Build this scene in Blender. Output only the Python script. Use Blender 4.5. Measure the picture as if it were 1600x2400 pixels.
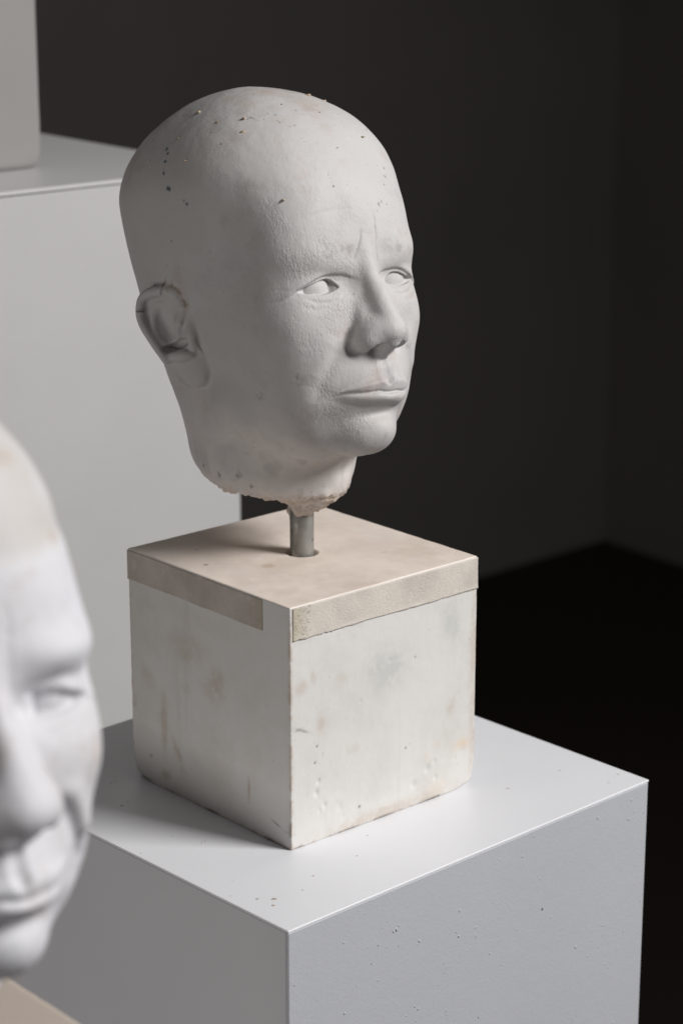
import bpy, math, random
import numpy as np
from mathutils import Matrix, Vector
random.seed(7)
for o in list(bpy.data.objects): bpy.data.objects.remove(o, do_unlink=True)
scene = bpy.context.scene
COL = scene.collection
# ------------------------------------------------------------------ camera
cam_d = bpy.data.cameras.new('camera'); cam = bpy.data.objects.new('camera', cam_d); COL.objects.link(cam)
cam.location = (0.029323, -1.231304, 0.570004)
cam.rotation_euler = (math.pi / 2 - 0.286613, 0, 0)
cam_d.sensor_fit = 'VERTICAL'; cam_d.sensor_height = 36.0; cam_d.lens = 80.53
cam_d.clip_start = 0.05; cam_d.clip_end = 60
cam_d.dof.use_dof = True; cam_d.dof.focus_distance = 1.315; cam_d.dof.aperture_fstop = 8.5
scene.camera = cam
# ------------------------------------------------------------------ light
world = bpy.data.worlds.new('World'); scene.world = world; world.use_nodes = True
bg = world.node_tree.nodes['Background']; bg.inputs[0].default_value = (1.0, 0.975, 0.96, 1); bg.inputs[1].default_value = 0.11
def area(name, loc, target, size, power, color, size_y=None):
    d = bpy.data.lights.new(name, 'AREA'); d.shape = 'RECTANGLE'; d.size = size; d.size_y = size_y or size
    d.energy = power; d.color = color
    o = bpy.data.objects.new(name, d); COL.objects.link(o); o.location = loc
    o.rotation_euler = (Vector(target) - Vector(loc)).to_track_quat('-Z', 'Y').to_euler(); return o
key = area('key_softbox', (2.0, -0.60, 1.62), (0.0, 0.0, 0.15), 0.95, 48, (1.0, 0.985, 0.975))
key.data.spread = math.radians(134)
area('added_fill', (-1.6, -1.0, -0.55), (0.0, 0.1, 0.0), 1.0, 11.5, (1.0, 0.955, 0.93))  # added fill without a known source, brightens the shaded left faces
vs = scene.view_settings; vs.view_transform = 'Standard'; vs.look = 'None'; vs.exposure = 0.0; vs.gamma = 1.0
vs.use_curve_mapping = False
# ------------------------------------------------------------------ helpers
def tag(o, label=None, cat=None, group=None, kind=None):
    for k, v in (('label', label), ('category', cat), ('group', group), ('kind', kind)):
        if v: o[k] = v
    return o
def empty(name, loc, rz=0.0):
    o = bpy.data.objects.new(name, None); COL.objects.link(o); o.location = loc; o.rotation_euler = (0, 0, rz)
    o.empty_display_size = 0.05; return o
def mesh_obj(name, V, F, mat, parent=None, smooth=True, attrs=None, local=False):
    """mesh object; V in world space unless local, kept in place when parented to an unrotated or rotated Empty"""
    me = bpy.data.meshes.new(name)
    V = np.asarray(V, dtype=np.float64); F = np.asarray(F)
    if F.dtype != object and F.ndim == 2:
        k = F.shape[1]
        me.vertices.add(len(V)); me.vertices.foreach_set('co', V.astype(np.float32).ravel())
        me.loops.add(F.size); me.loops.foreach_set('vertex_index', F.astype(np.int32).ravel())
        me.polygons.add(len(F)); me.polygons.foreach_set('loop_start', np.arange(0, F.size, k, dtype=np.int32))
        me.polygons.foreach_set('loop_total', np.full(len(F), k, np.int32))
        me.update(calc_edges=True); me.validate()
    else:
        me.from_pydata([tuple(v) for v in V], [], [tuple(f) for f in F])
    for n, a in (attrs or {}).items():
        at = me.attributes.new(n, 'FLOAT', 'POINT'); at.data.foreach_set('value', np.asarray(a, np.float32))
    me.polygons.foreach_set('use_smooth', np.full(len(me.polygons), smooth, bool))
    o = bpy.data.objects.new(name, me); COL.objects.link(o)
    if mat: me.materials.append(mat)
    if parent:
        o.parent = parent
        if not local:
            M = parent_matrix(parent); o.matrix_parent_inverse = M.inverted()
    return o
def parent_matrix(o):
    M = Matrix.LocRotScale(o.location, o.rotation_euler, o.scale)
    if o.parent: M = parent_matrix(o.parent) @ o.matrix_parent_inverse @ M
    return M
def hash3(i, j, k, s):
    h = (i * 374761393 + j * 668265263 + k * 2147483647 + s * 974634213) & 0xffffffff
    h = ((h ^ (h >> 13)) * 1274126177) & 0xffffffff
    return ((h ^ (h >> 16)) & 0xffff) / 32768.0 - 1.0
def vnoise(P, freq, seed=0):
    q = np.asarray(P, np.float64) * freq; i = np.floor(q).astype(np.int64); t = q - i; t = t * t * (3 - 2 * t)
    o = 0
    for a in (0, 1):
        for b in (0, 1):
            for c in (0, 1):
                w = (t[:, 0] if a else 1 - t[:, 0]) * (t[:, 1] if b else 1 - t[:, 1]) * (t[:, 2] if c else 1 - t[:, 2])
                o = o + w * hash3(i[:, 0] + a, i[:, 1] + b, i[:, 2] + c, seed)
    return o
def fbm(P, freq, octv=3, seed=0):
    return sum(vnoise(P, freq * 2.03 ** k, seed + 11 * k) * .5 ** k for k in range(octv))
def vnormals(V, Q):
    n = np.zeros_like(V); fn = np.cross(V[Q[:, 2]] - V[Q[:, 0]], V[Q[:, 3]] - V[Q[:, 1]])
    for c in range(4):
        for ax in range(3): n[:, ax] += np.bincount(Q[:, c], fn[:, ax], len(V))
    return n / (np.linalg.norm(n, axis=1)[:, None] + 1e-12)
# ------------------------------------------------------------------ materials
class NT:
    def __init__(s, name, rough=0.8, spec=0.3):
        s.m = bpy.data.materials.new(name); s.m.use_nodes = True; s.t = s.m.node_tree; s.b = s.t.nodes['Principled BSDF']
        s.b.inputs['Roughness'].default_value = rough; s.b.inputs['Specular IOR Level'].default_value = spec
        s.co = s.t.nodes.new('ShaderNodeTexCoord')
    def n(s, kind, **kw):
        x = s.t.nodes.new(kind)
        for k, v in kw.items():
            if k.startswith('i_'): x.inputs[k[2:].replace('_', ' ')].default_value = v
            else: setattr(x, k, v)
        return x
    def l(s, a, b): s.t.links.new(a, b)
    def mapped(s, scale=(1, 1, 1), rot=(0, 0, 0)):
        m = s.n('ShaderNodeMapping'); m.inputs['Scale'].default_value = scale; m.inputs['Rotation'].default_value = rot
        s.l(s.co.outputs['Object'], m.inputs['Vector']); return m.outputs[0]
    def noise(s, scale, detail=4, rough=.55, vec=None, lo=None, hi=None, dist=0):
        x = s.n('ShaderNodeTexNoise'); x.inputs['Scale'].default_value = scale; x.inputs['Detail'].default_value = detail
        x.inputs['Roughness'].default_value = rough; x.inputs['Distortion'].default_value = dist
        s.l(vec if vec is not None else s.co.outputs['Object'], x.inputs['Vector'])
        if lo is None: return x.outputs[0]
        return s.rng(x.outputs[0], lo, hi)
    def rng(s, v, lo, hi, a=0.0, b=1.0):
        r = s.n('ShaderNodeMapRange', interpolation_type='SMOOTHSTEP'); s.l(v, r.inputs['Value'])
        r.inputs['From Min'].default_value = lo; r.inputs['From Max'].default_value = hi
        r.inputs['To Min'].default_value = a; r.inputs['To Max'].default_value = b; return r.outputs[0]
    def attr(s, name):
        a = s.n('ShaderNodeAttribute'); a.attribute_name = name; return a.outputs['Fac']
    def math(s, op, a, b):
        m = s.n('ShaderNodeMath', operation=op)
        for i, v in enumerate((a, b)):
            if isinstance(v, (int, float)): m.inputs[i].default_value = v
            else: s.l(v, m.inputs[i])
        return m.outputs[0]
    def mix(s, fac, a, b):
        m = s.n('ShaderNodeMix', data_type='RGBA')
        if isinstance(fac, (int, float)): m.inputs[0].default_value = fac
        else: s.l(fac, m.inputs[0])
        for sock, v in ((m.inputs[6], a), (m.inputs[7], b)):
            if isinstance(v, tuple): sock.default_value = (*v, 1)
            else: s.l(v, sock)
        return m.outputs[2]
    def bump(s, h, strength, dist, prev=None):
        b = s.n('ShaderNodeBump'); b.inputs['Distance'].default_value = dist
        if isinstance(strength, (int, float)): b.inputs['Strength'].default_value = strength
        else: s.l(strength, b.inputs['Strength'])
        s.l(h, b.inputs['Height'])
        if prev is not None: s.l(prev, b.inputs['Normal'])
        return b.outputs[0]
    def done(s, col, normal=None):
        if isinstance(col, tuple): s.b.inputs['Base Color'].default_value = (*col, 1)
        else: s.l(col, s.b.inputs['Base Color'])
        if normal is not None: s.l(normal, s.b.inputs['Normal'])
        return s.m
def mat_cast(name, white=(.485, .472, .467), cap=(.60, .53, .45)):
    t = NT(name, .62, .35)
    c = t.mix(t.noise(14, 5, .6, lo=.42, hi=.68), white, tuple(v * f for v, f in zip(white, (.95, .935, .92))))
    c = t.mix(t.math('MULTIPLY', t.noise(38, 4, .6, lo=.54, hi=.74), .6), c, (.41, .345, .315))
    c = t.mix(t.math('MULTIPLY', t.noise(26, 6, .7, lo=.57, hi=.78), .5), c, (.30, .29, .305))
    c = t.mix(t.attr('cap'), c, cap)
    c = t.mix(t.attr('neck_lift'), c, (.60, .565, .54))
    pit = t.math('MULTIPLY', t.noise(800, 2, .5, lo=.665, hi=.74), t.noise(45, 3, .6, lo=.47, hi=.62))
    c = t.mix(t.math('MULTIPLY', pit, .6), c, (.16, .14, .12))
    c = t.mix(t.attr('warm'), c, (.40, .31, .24))
    c = t.mix(t.attr('grey'), c, (.20, .19, .19))
    c = t.mix(t.attr('dirt'), c, (.05, .042, .036))
    c = t.mix(t.attr('teal'), c, (.012, .06, .085))
    sk = t.attr('skin')
    v1 = t.noise(760, 4, .62, vec=t.mapped((1, 1, .5), (.25, .2, .7))); v2 = t.noise(1500, 2, .5)
    vor = t.n('ShaderNodeTexVoronoi', feature='DISTANCE_TO_EDGE'); vor.inputs['Scale'].default_value = 420
    nb = t.noise(300, 3, .5); wv = t.n('ShaderNodeVectorMath', operation='ADD'); sc = t.n('ShaderNodeVectorMath', operation='SCALE'); sc.inputs[3].default_value = .004
    nn = t.n('ShaderNodeTexNoise'); nn.inputs['Scale'].default_value = 260; t.l(t.co.outputs['Object'], nn.inputs['Vector'])
    t.l(nn.outputs['Color'], sc.inputs[0]); t.l(sc.outputs[0], wv.inputs[0]); t.l(t.mapped((1, 1, .7), (.4, .2, .6)), wv.inputs[1]); t.l(wv.outputs[0], vor.inputs['Vector'])
    b = t.bump(t.noise(220, 5, .6, vec=t.mapped((1, 1, .35), (.2, .5, 0))), .20, .0012)
    b = t.bump(v2, .14, .0005, b)
    b = t.bump(t.rng(vor.outputs[0], 0, .16), t.math('MULTIPLY', sk, .10), .0007, b)
    b = t.bump(v1, t.math('MULTIPLY', sk, .62), .0009, b)
    b = t.bump(t.noise(45, 4, .6), .17, .004, b)
    return t.done(c, b)
def mat_eye():
    t = NT('plaster_eye', .6, .3); return t.done(t.mix(t.noise(160, 4, .6, lo=.4, hi=.75), (.485, .472, .465), (.44, .428, .42)), t.bump(t.noise(500, 2), .05, .0005))
def mat_block(name='painted_block'):
    t = NT(name, .55, .35)
    c = t.mix(t.noise(11, 5, .62, lo=.42, hi=.66), (.65, .635, .612), (.58, .56, .53))
    c = t.mix(t.math('MULTIPLY', t.noise(24, 6, .7, lo=.54, hi=.76), .4), c, (.45, .405, .355))
    br = t.noise(90, 4, .6, vec=t.mapped((1, 1, .04)))
    c = t.mix(t.math('MULTIPLY', t.rng(br, .56, .72), .22), c, (.47, .45, .42))
    top = t.mix(t.noise(20, 5, .65, lo=.38, hi=.66), (.80, .71, .635), (.69, .60, .53))
    top = t.mix(t.math('MULTIPLY', t.noise(7, 4, .6, lo=.52, hi=.66), .6), top, (.76, .705, .66))
    c = t.mix(t.attr('top'), c, top)
    c = t.mix(t.attr('warm'), c, (.40, .285, .195))
    c = t.mix(t.attr('green'), c, (.42, .44, .42))
    c = t.mix(t.attr('dirt'), c, (.06, .05, .04))
    c = t.mix(t.attr('cream'), c, (.66, .56, .45))
    sp = t.noise(700, 2, .5, lo=.735, hi=.77); c = t.mix(t.math('MULTIPLY', sp, .7), c, (.12, .10, .08))
    b = t.bump(br, t.math('SUBTRACT', .12, t.math('MULTIPLY', t.attr('top'), .1)), .0012)
    b = t.bump(t.noise(350, 3, .6), .12, .0006, b); b = t.bump(t.noise(60, 3), .08, .003, b)
    return t.done(c, b)
def mat_tape(name, col, crepe):
    t = NT(name, .6, .3)
    c = t.mix(t.noise(30, 5, .65, lo=.36, hi=.68), col, tuple(v * .80 for v in col))
    c = t.mix(t.math('MULTIPLY', t.noise(120, 4, .6, lo=.55, hi=.72), .5), c, tuple(v * 1.22 for v in col))
    c = t.mix(t.attr('dirt'), c, (.13, .10, .06)); c = t.mix(t.attr('yellow'), c, (.36, .31, .17))
    b = t.bump(t.noise(950, 3, .6), crepe, .0008); return t.done(c, b)
def mat_rod():
    t = NT('zinc_rod', .42, .5); t.b.inputs['Metallic'].default_value = .6
    c = t.mix(t.noise(90, 5, .6, lo=.35, hi=.7, vec=t.mapped((1, 1, .25))), (.31, .305, .285), (.20, .197, .18))
    c = t.mix(t.noise(260, 4, .6, lo=.62, hi=.72), c, (.10, .085, .06))
    r = t.noise(150, 3, lo=.3, hi=.7); t.l(t.rng(r, 0, 1, .42, .62), t.b.inputs['Roughness'])
    return t.done(c, t.bump(t.noise(300, 3, vec=t.mapped((1, 1, .2))), .08, .0008))
def mat_plinth(name, col, rough, peel, specks):
    t = NT(name, rough, .4)
    c = t.mix(t.noise(6, 5, .6, lo=.4, hi=.7), col, tuple(v * .965 for v in col))
    c = t.mix(t.math('MULTIPLY', t.noise(30, 6, .7, lo=.66, hi=.8), .35), c, tuple(v * f for v, f in zip(col, (.80, .76, .72))))
    sp = t.math('MULTIPLY', t.noise(420, 2, .5, lo=.755, hi=.775), t.noise(25, 3, lo=.48, hi=.6))
    c = t.mix(t.math('MULTIPLY', sp, specks), c, (.10, .085, .07))
    b = t.bump(t.noise(520, 3, .55), peel, .0007); b = t.bump(t.noise(110, 3), peel * .6, .0015, b)
    grit = t.noise(300, 1, .5, lo=.70, hi=.76); b = t.bump(t.math('MULTIPLY', grit, t.noise(18, 3, lo=.46, hi=.62)), peel * 2.2, .0016, b)
    return t.done(c, b)
def mat_wall(name, col, rough=.85, spec=.2):
    t = NT(name, rough, spec); return t.done(t.mix(t.noise(1.4, 4, .6, lo=.35, hi=.7), col, tuple(v * .85 for v in col)), t.bump(t.noise(160, 3), .1, .001))
# ------------------------------------------------------------------ signed distance sculpting of the heads (millimetres; x to the sitter's left, y forward, z up)
def smin(a,b,k):
    h=np.clip(0.5+0.5*(b-a)/k,0,1); return b*(1-h)+a*h-k*h*(1-h)
def smax(a,b,k): return -smin(-a,-b,k)
def sell(x,y,z,c,ax,ay,az,n=2.0,m=None):
    dx,dy,dz=x-c[0],y-c[1],z-c[2]
    sx=np.abs(dx)/ax
    sy=np.abs(dy)/np.where(dy>0,ay[0],ay[1]); sz=np.abs(dz)/np.where(dz>0,az[0],az[1])
    m=m or n
    g=((sx**n+sy**n)**(m/n)+sz**m)**(1.0/m)+1e-6
    r=np.sqrt(dx*dx+dy*dy+dz*dz)
    return r-r/g
def caps(x,y,z,a,b,ra,rb,sx=1.0):
    a=np.array(a,float);b=np.array(b,float);ab=b-a
    px,py,pz=x-a[0],y-a[1],z-a[2]
    t=np.clip((px*ab[0]+py*ab[1]+pz*ab[2])/(ab@ab),0,1)
    return np.sqrt(((px-t*ab[0])/sx)**2+(py-t*ab[1])**2+(pz-t*ab[2])**2)-(ra+(rb-ra)*t)
def ell(x,y,z,c,a):
    px,py,pz=(x-c[0])/a[0],(y-c[1])/a[1],(z-c[2])/a[2]
    k0=np.sqrt(px*px+py*py+pz*pz)+1e-9; k1=np.sqrt((px/a[0])**2+(py/a[1])**2+(pz/a[2])**2)+1e-9
    return k0*(k0-1)/k1
def G(d2): return np.exp(-np.minimum(d2,40.0))
def g3(x,y,z,c,s): return G(((x-c[0])/s[0])**2+((y-c[1])/s[1])**2+((z-c[2])/s[2])**2)
def pl2(u,v,pts):
    """distance to 2-D polyline and parameter 0..1 along it"""
    best=None;bt=None;n=len(pts)-1
    for i in range(n):
        (ax,ay),(bx,by)=pts[i],pts[i+1];ex,ey=bx-ax,by-ay
        t=np.clip(((u-ax)*ex+(v-ay)*ey)/(ex*ex+ey*ey),0,1)
        d=(u-ax-t*ex)**2+(v-ay-t*ey)**2
        if best is None: best=d;bt=(i+t)/n
        else:
            m=d<best;best=np.where(m,d,best);bt=np.where(m,(i+t)/n,bt)
    return np.sqrt(best),bt
def groove(u,v,pts,w,front,taper=True):
    d,t=pl2(u,v,pts); a=G((d/w)**2)*front
    return a*np.clip(4*t*(1-t)*1.6,0,1) if taper else a
# ---------------------------------------------------------------- iso surface
def surface_nets(F,o,h):
    S=F<0
    nx,ny,nz=F.shape
    c=[S[i:nx-1+i,j:ny-1+j,k:nz-1+k] for i in(0,1) for j in(0,1) for k in(0,1)]
    cnt=sum(a.astype(np.int8) for a in c); act=(cnt>0)&(cnt<8)
    idx=np.full(act.shape,-1,np.int64); ii=np.argwhere(act); idx[act]=np.arange(len(ii))
    acc=np.zeros((len(ii),3)); num=np.zeros(len(ii))
    I,J,K=ii.T
    for ax in range(3):
        e=[0,0,0];e[ax]=1
        for a in(0,1):
            for b in(0,1):
                off=[0,0,0]; o1,o2=[q for q in range(3) if q!=ax]; off[o1]=a;off[o2]=b
                p0=F[I+off[0],J+off[1],K+off[2]]; p1=F[I+off[0]+e[0],J+off[1]+e[1],K+off[2]+e[2]]
                m=(p0<0)!=(p1<0); t=np.where(m,p0/np.where(m,p0-p1,1),0)
                pos=np.tile(np.array(off,float),(len(ii),1)); pos[:,ax]+=t
                acc+=pos*m[:,None]; num+=m
    V=(ii+acc/num[:,None])*h+o
    Q=[]
    for ax in range(3):
        e=[0,0,0];e[ax]=1
        A=S[:nx-e[0],:ny-e[1],:nz-e[2]]; B=S[e[0]:,e[1]:,e[2]:]
        ch=np.argwhere(A!=B); o1,o2=[(1,2),(2,0),(0,1)][ax]
        ok=np.ones(len(ch),bool)
        for d in(o1,o2): ok&=(ch[:,d]>0)&(ch[:,d]<F.shape[d]-1)
        ch=ch[ok]; sg=A[tuple(ch.T)]
        def at(da,db):
            q=ch.copy();q[:,o1]-=da;q[:,o2]-=db; return idx[tuple(q.T)]
        q=np.stack([at(1,1),at(0,1),at(0,0),at(1,0)],1)
        q[sg]=q[sg][:,::-1]; Q.append(q)
    return V,np.concatenate(Q)
def subdivide(V,Q):
    n=len(V); E=np.concatenate([Q[:,[i,(i+1)%4]] for i in range(4)]); E.sort(1)
    key=E[:,0]*n+E[:,1]; u,inv=np.unique(key,return_inverse=True)
    ev=np.stack([u//n,u%n],1); mid=(V[ev[:,0]]+V[ev[:,1]])/2; cen=V[Q].mean(1)
    m=inv.reshape(4,-1).T+n; c=np.arange(len(Q))+n+len(u)
    return np.concatenate([V,mid,cen]),np.concatenate([np.stack([Q[:,i],m[:,i],c,m[:,(i+3)%4]],1) for i in range(4)])
def project(V,f,it=2,e=.25,mx=1.0):
    for _ in range(it):
        x,y,z=V.T; f0=f(x,y,z)
        g=np.stack([f(x+e,y,z)-f(x-e,y,z),f(x,y+e,z)-f(x,y-e,z),f(x,y,z+e)-f(x,y,z-e)],1)/(2*e)
        n2=(g*g).sum(1)+.05
        V=V-np.clip(f0/n2,-mx,mx)[:,None]*g
    return V
def head_mesh(f,h=1.6,lo=(-98,-200,-176),hi=(98,36,136),sub=1):
    K=4; n=[int(np.ceil((hi[i]-lo[i])/(h*K))) for i in range(3)]
    cs=[lo[i]+h*K*(np.arange(n[i])+.5)-h*.5 for i in range(3)]
    A=np.meshgrid(*cs,indexing='ij'); Fc=f(*[a.ravel() for a in A]).reshape(A[0].shape)
    xs=[lo[i]+h*np.arange(n[i]*K) for i in range(3)]
    F=np.repeat(np.repeat(np.repeat(Fc,K,0),K,1),K,2)
    nb=np.argwhere(np.abs(F)<h*K*1.9)
    F[tuple(nb.T)]=f(*[xs[i][nb[:,i]] for i in range(3)])
    V,Q=surface_nets(F,np.array(lo,float),h)
    V=project(V,f)
    for _ in range(sub):
        V,Q=subdivide(V,Q); V=project(V,f,it=2)
    return V,Q
PN=['ccy','ccz','cax','caf','cab','cau','cad','cn','fcy','fcz','fax','faf','fad','fn','ncy','nrx','nry','jr','cm']
PV=[-106.97, 60.47, 85.11, 97.48, 82.53, 69.58, 180.69, 2.5, -58.19, 6.08, 66.19, 60.46, 128.1, 2.77, -118.27, 57.21, 53.74, 16.23, 1.81]
def base_f(x,y,z,p=None):
    ccy,ccz,cax,caf,cab,cau,cad,cn,fcy,fcz,fax,faf,fad,fn,ncy,nrx,nry,jr,cm=PV if p is None else p
    X=np.abs(x)
    f=sell(x,y,z,(0,ccy,ccz),cax,(caf,cab),(cau,cad),cn,cm)
    fc=sell(x,y,z,(0,fcy,fcz),fax,(faf,50),(70,fad),fn)
    f=smin(f,fc,18)
    nk=np.sqrt((x/nrx)**2+((y-ncy)/nry)**2); r=np.sqrt(x*x+(y-ncy)**2); nk=r-r/(nk+1e-6)
    nk=smax(nk,-(z+144.5)-0.34*(y+103),24); nk=smax(nk,z+20,20)
    f=smin(f,nk,34)
    f=smin(f,ell(x,y,z,(0,-17,-105),(19,18,16)),14)
    f=smin(f,caps(X,y,z,(8,-25,-105),(48,-84,-80),12,jr),16)
    f=smin(f,ell(x,y,z,(0,-31,-74),(37,40,31)),10)
    f=f-3*g3(X,y,z,(38,-6,11),(26,20,10))
    # cheek bones, cheek hollows, temples
    f=f-2.0*g3(X,y,z,(57,-40,-30),(14,22,12))+1.8*g3(X,y,z,(48,-30,-64),(16,25,16))
    return f+1.6*g3(X,y,z,(64,-45,20),(14,20,20))+4.0*g3(x,y,z,(-72,-50,28),(20,24,28))
def sig(t): return 1/(1+np.exp(-np.clip(t,-30,30)))
def cv(X,pts):
    a=np.array(pts,float); return np.interp(X,a[:,0],a[:,1])
def smoothcv(pts,n=7):
    # Catmull-Rom resample of a small polyline
    p=np.array(pts,float); q=np.concatenate([[2*p[0]-p[1]],p,[2*p[-1]-p[-2]]]); o=[]
    for i in range(1,len(q)-2):
        for t in np.linspace(0,1,n,endpoint=False):
            a,b,c,d=q[i-1],q[i],q[i+1],q[i+2]
            o.append(.5*((2*b)+(c-a)*t+(2*a-5*b+4*c-d)*t*t+(3*b-a-3*c+d)*t**3))
    o.append(p[-1]); return np.array(o)
UP=smoothcv([(20,-11.0),(23.4,-7.6),(28,-5.3),(33.5,-5.5),(40,-7.7),(45,-9.4),(50,-11.6)])
LO=smoothcv([(20,-11.3),(24,-13),(29,-14.3),(36,-14.6),(43,-13.6),(50,-11.7)])
HO=smoothcv([(6,-9),(12.5,-5.8),(18,-3.8),(28,-3.1),(34,-3.7),(41,-6.3),(50,-10.8),(57,-15.5)])
UL=smoothcv([(0,-77.2),(3,-75.6),(6.5,-74.0),(15,-75.0),(25,-77),(34,-80)])
ST=smoothcv([(0,-82.2),(4,-81.6),(9,-80.7),(14,-80.9),(20,-80.6),(27,-79.8),(34,-80.8)])
LL=smoothcv([(0,-90.5),(14,-89.6),(23,-87.2),(30,-84.0),(36,-82)])
EYE=(33.2,-22.6,-9.5)
# ear frame (mirrored to positive x)
EO=np.array([74.,-99.,-30.]);EU=np.array([.361,-.9326,0.]);EV=np.array([-.0336,-.0130,.9993]);EN=np.array([.932,.3608,.0361])
EOUT=smoothcv([(-3,10),(-2.5,16),(-.5,24),(5.5,30.2),(17,33.5),(28,32.3),(35.5,27),(38.4,16),(36,6.2),(29,-4.9),(19.5,-18),(10.5,-29),(3.5,-34.6),(-3,-35.4),(-8,-32.2),(-10,-24.7),(-9,-16)],5)
def inpoly(u,v,P):
    ins=np.zeros(u.shape,bool); n=len(P)
    for i in range(n):
        (x1,y1),(x2,y2)=P[i],P[(i+1)%n]
        if y1==y2: continue
        c=((y1>v)!=(y2>v))&(u<(x2-x1)*(v-y1)/(y2-y1)+x1); ins^=c
    return ins
def ear_f(X,y,z,f):
    m=(X>58)&(y<-78)&(y>-150)&(z>-76)&(z<16)
    if not m.any(): return f
    px,py,pz=X[m]-EO[0],y[m]-EO[1],z[m]-EO[2]
    u=px*EU[0]+py*EU[1]+pz*EU[2]; v=px*EV[0]+py*EV[1]+pz*EV[2]; n=px*EN[0]+py*EN[1]+pz*EN[2]
    d,_=pl2(u,v,EOUT); s=np.where(inpoly(u,v,EOUT),-d,d)          # 2-D signed distance to outline
    # plate: curved (rim forward), thicker to the lobe
    n0=-1.5-3.0*sig((14-np.hypot(u-14,v-8))/3)                   # bowl in the middle
    n0=n0-6*sig((-13-v)/4)
    e=smax(s+2.5,np.abs(n-n0)-2.6,3.0)
    bk=ell(u,v,n,(8,2,-8),(24,27,9)); e=smin(e,bk,5)             # mass behind the plate
    # helix rim
    hx=smoothcv([(4,8),(0.5,15),(3,24),(8.5,28.5),(17,30),(27,28.8),(32.5,24.5),(34.6,16),(32.5,7.5),(26.5,-3),(18,-16)],5)
    dh,th=pl2(u,v,hx); rr=4.3-1.5*th; rr=np.where(th<.12,rr-1.2,rr)
    e=smin(e,np.sqrt(dh**2+(n-1.6)**2*.8)-rr,2.2)
    # antihelix
    cr=smoothcv([(2,15),(5.5,9.5),(8,4),(10,-2)],4); da,ta=pl2(u,v,cr)
    e=smin(e,np.sqrt(da**2+(n+.2)**2)-3.4,3.0)
    ah=smoothcv([(13,23),(21,18),(25.5,9),(24,0),(17,-8)],4); dq,_=pl2(u,v,ah); e=smin(e,np.sqrt(dq**2+(n+1.6)**2)-2.4,3.5)
    # lobe, antitragus and tragus
    e=smin(e,ell(u,v,n,(1.5,-22.5,-7.5),(11.5,13,5.0)),5)
    e=smin(e,ell(u,v,n,(7,-14.0,0.6),(10,4.0,4.2)),3)
    e=smin(e,ell(u,v,n,(-3.5,-1,-.5),(4.5,11,5.0)),3)
    # concha
    w=.25*(v-8); e=smax(e,-ell(u-w,v,n,(17,6.5,3.0),(7.5,14,7.0)),3.0); e=smax(e,-ell(u,v+.2*(u-8),n,(9.5,-6.5,.5),(11.0,3.4,6.5)),2.0)
    out=f.copy(); fm=f[m]
    r=smin(fm,e,3.5)
    # groove where the ear meets the head, at the top front
    out[m]=r; return out
def head_f(x,y,z,D=None):
    f=base_f(x*(1+.0030*np.maximum(z-12,0)),y*(1+.0012*np.maximum(z-12,0)),z-.07*np.maximum(z-12,0)) if D else base_f(x,y,z)
    f=smin(f,caps(x,y,z,(3.6,-97.8,-161),(6,-90,-141),8.6,24),10)
    m=(y>-66)&(z<48)
    if m.any(): f[m]=face_f(x[m],y[m],z[m],f[m],D or {})
    return ear_f(np.abs(x),y,z,f)
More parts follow.
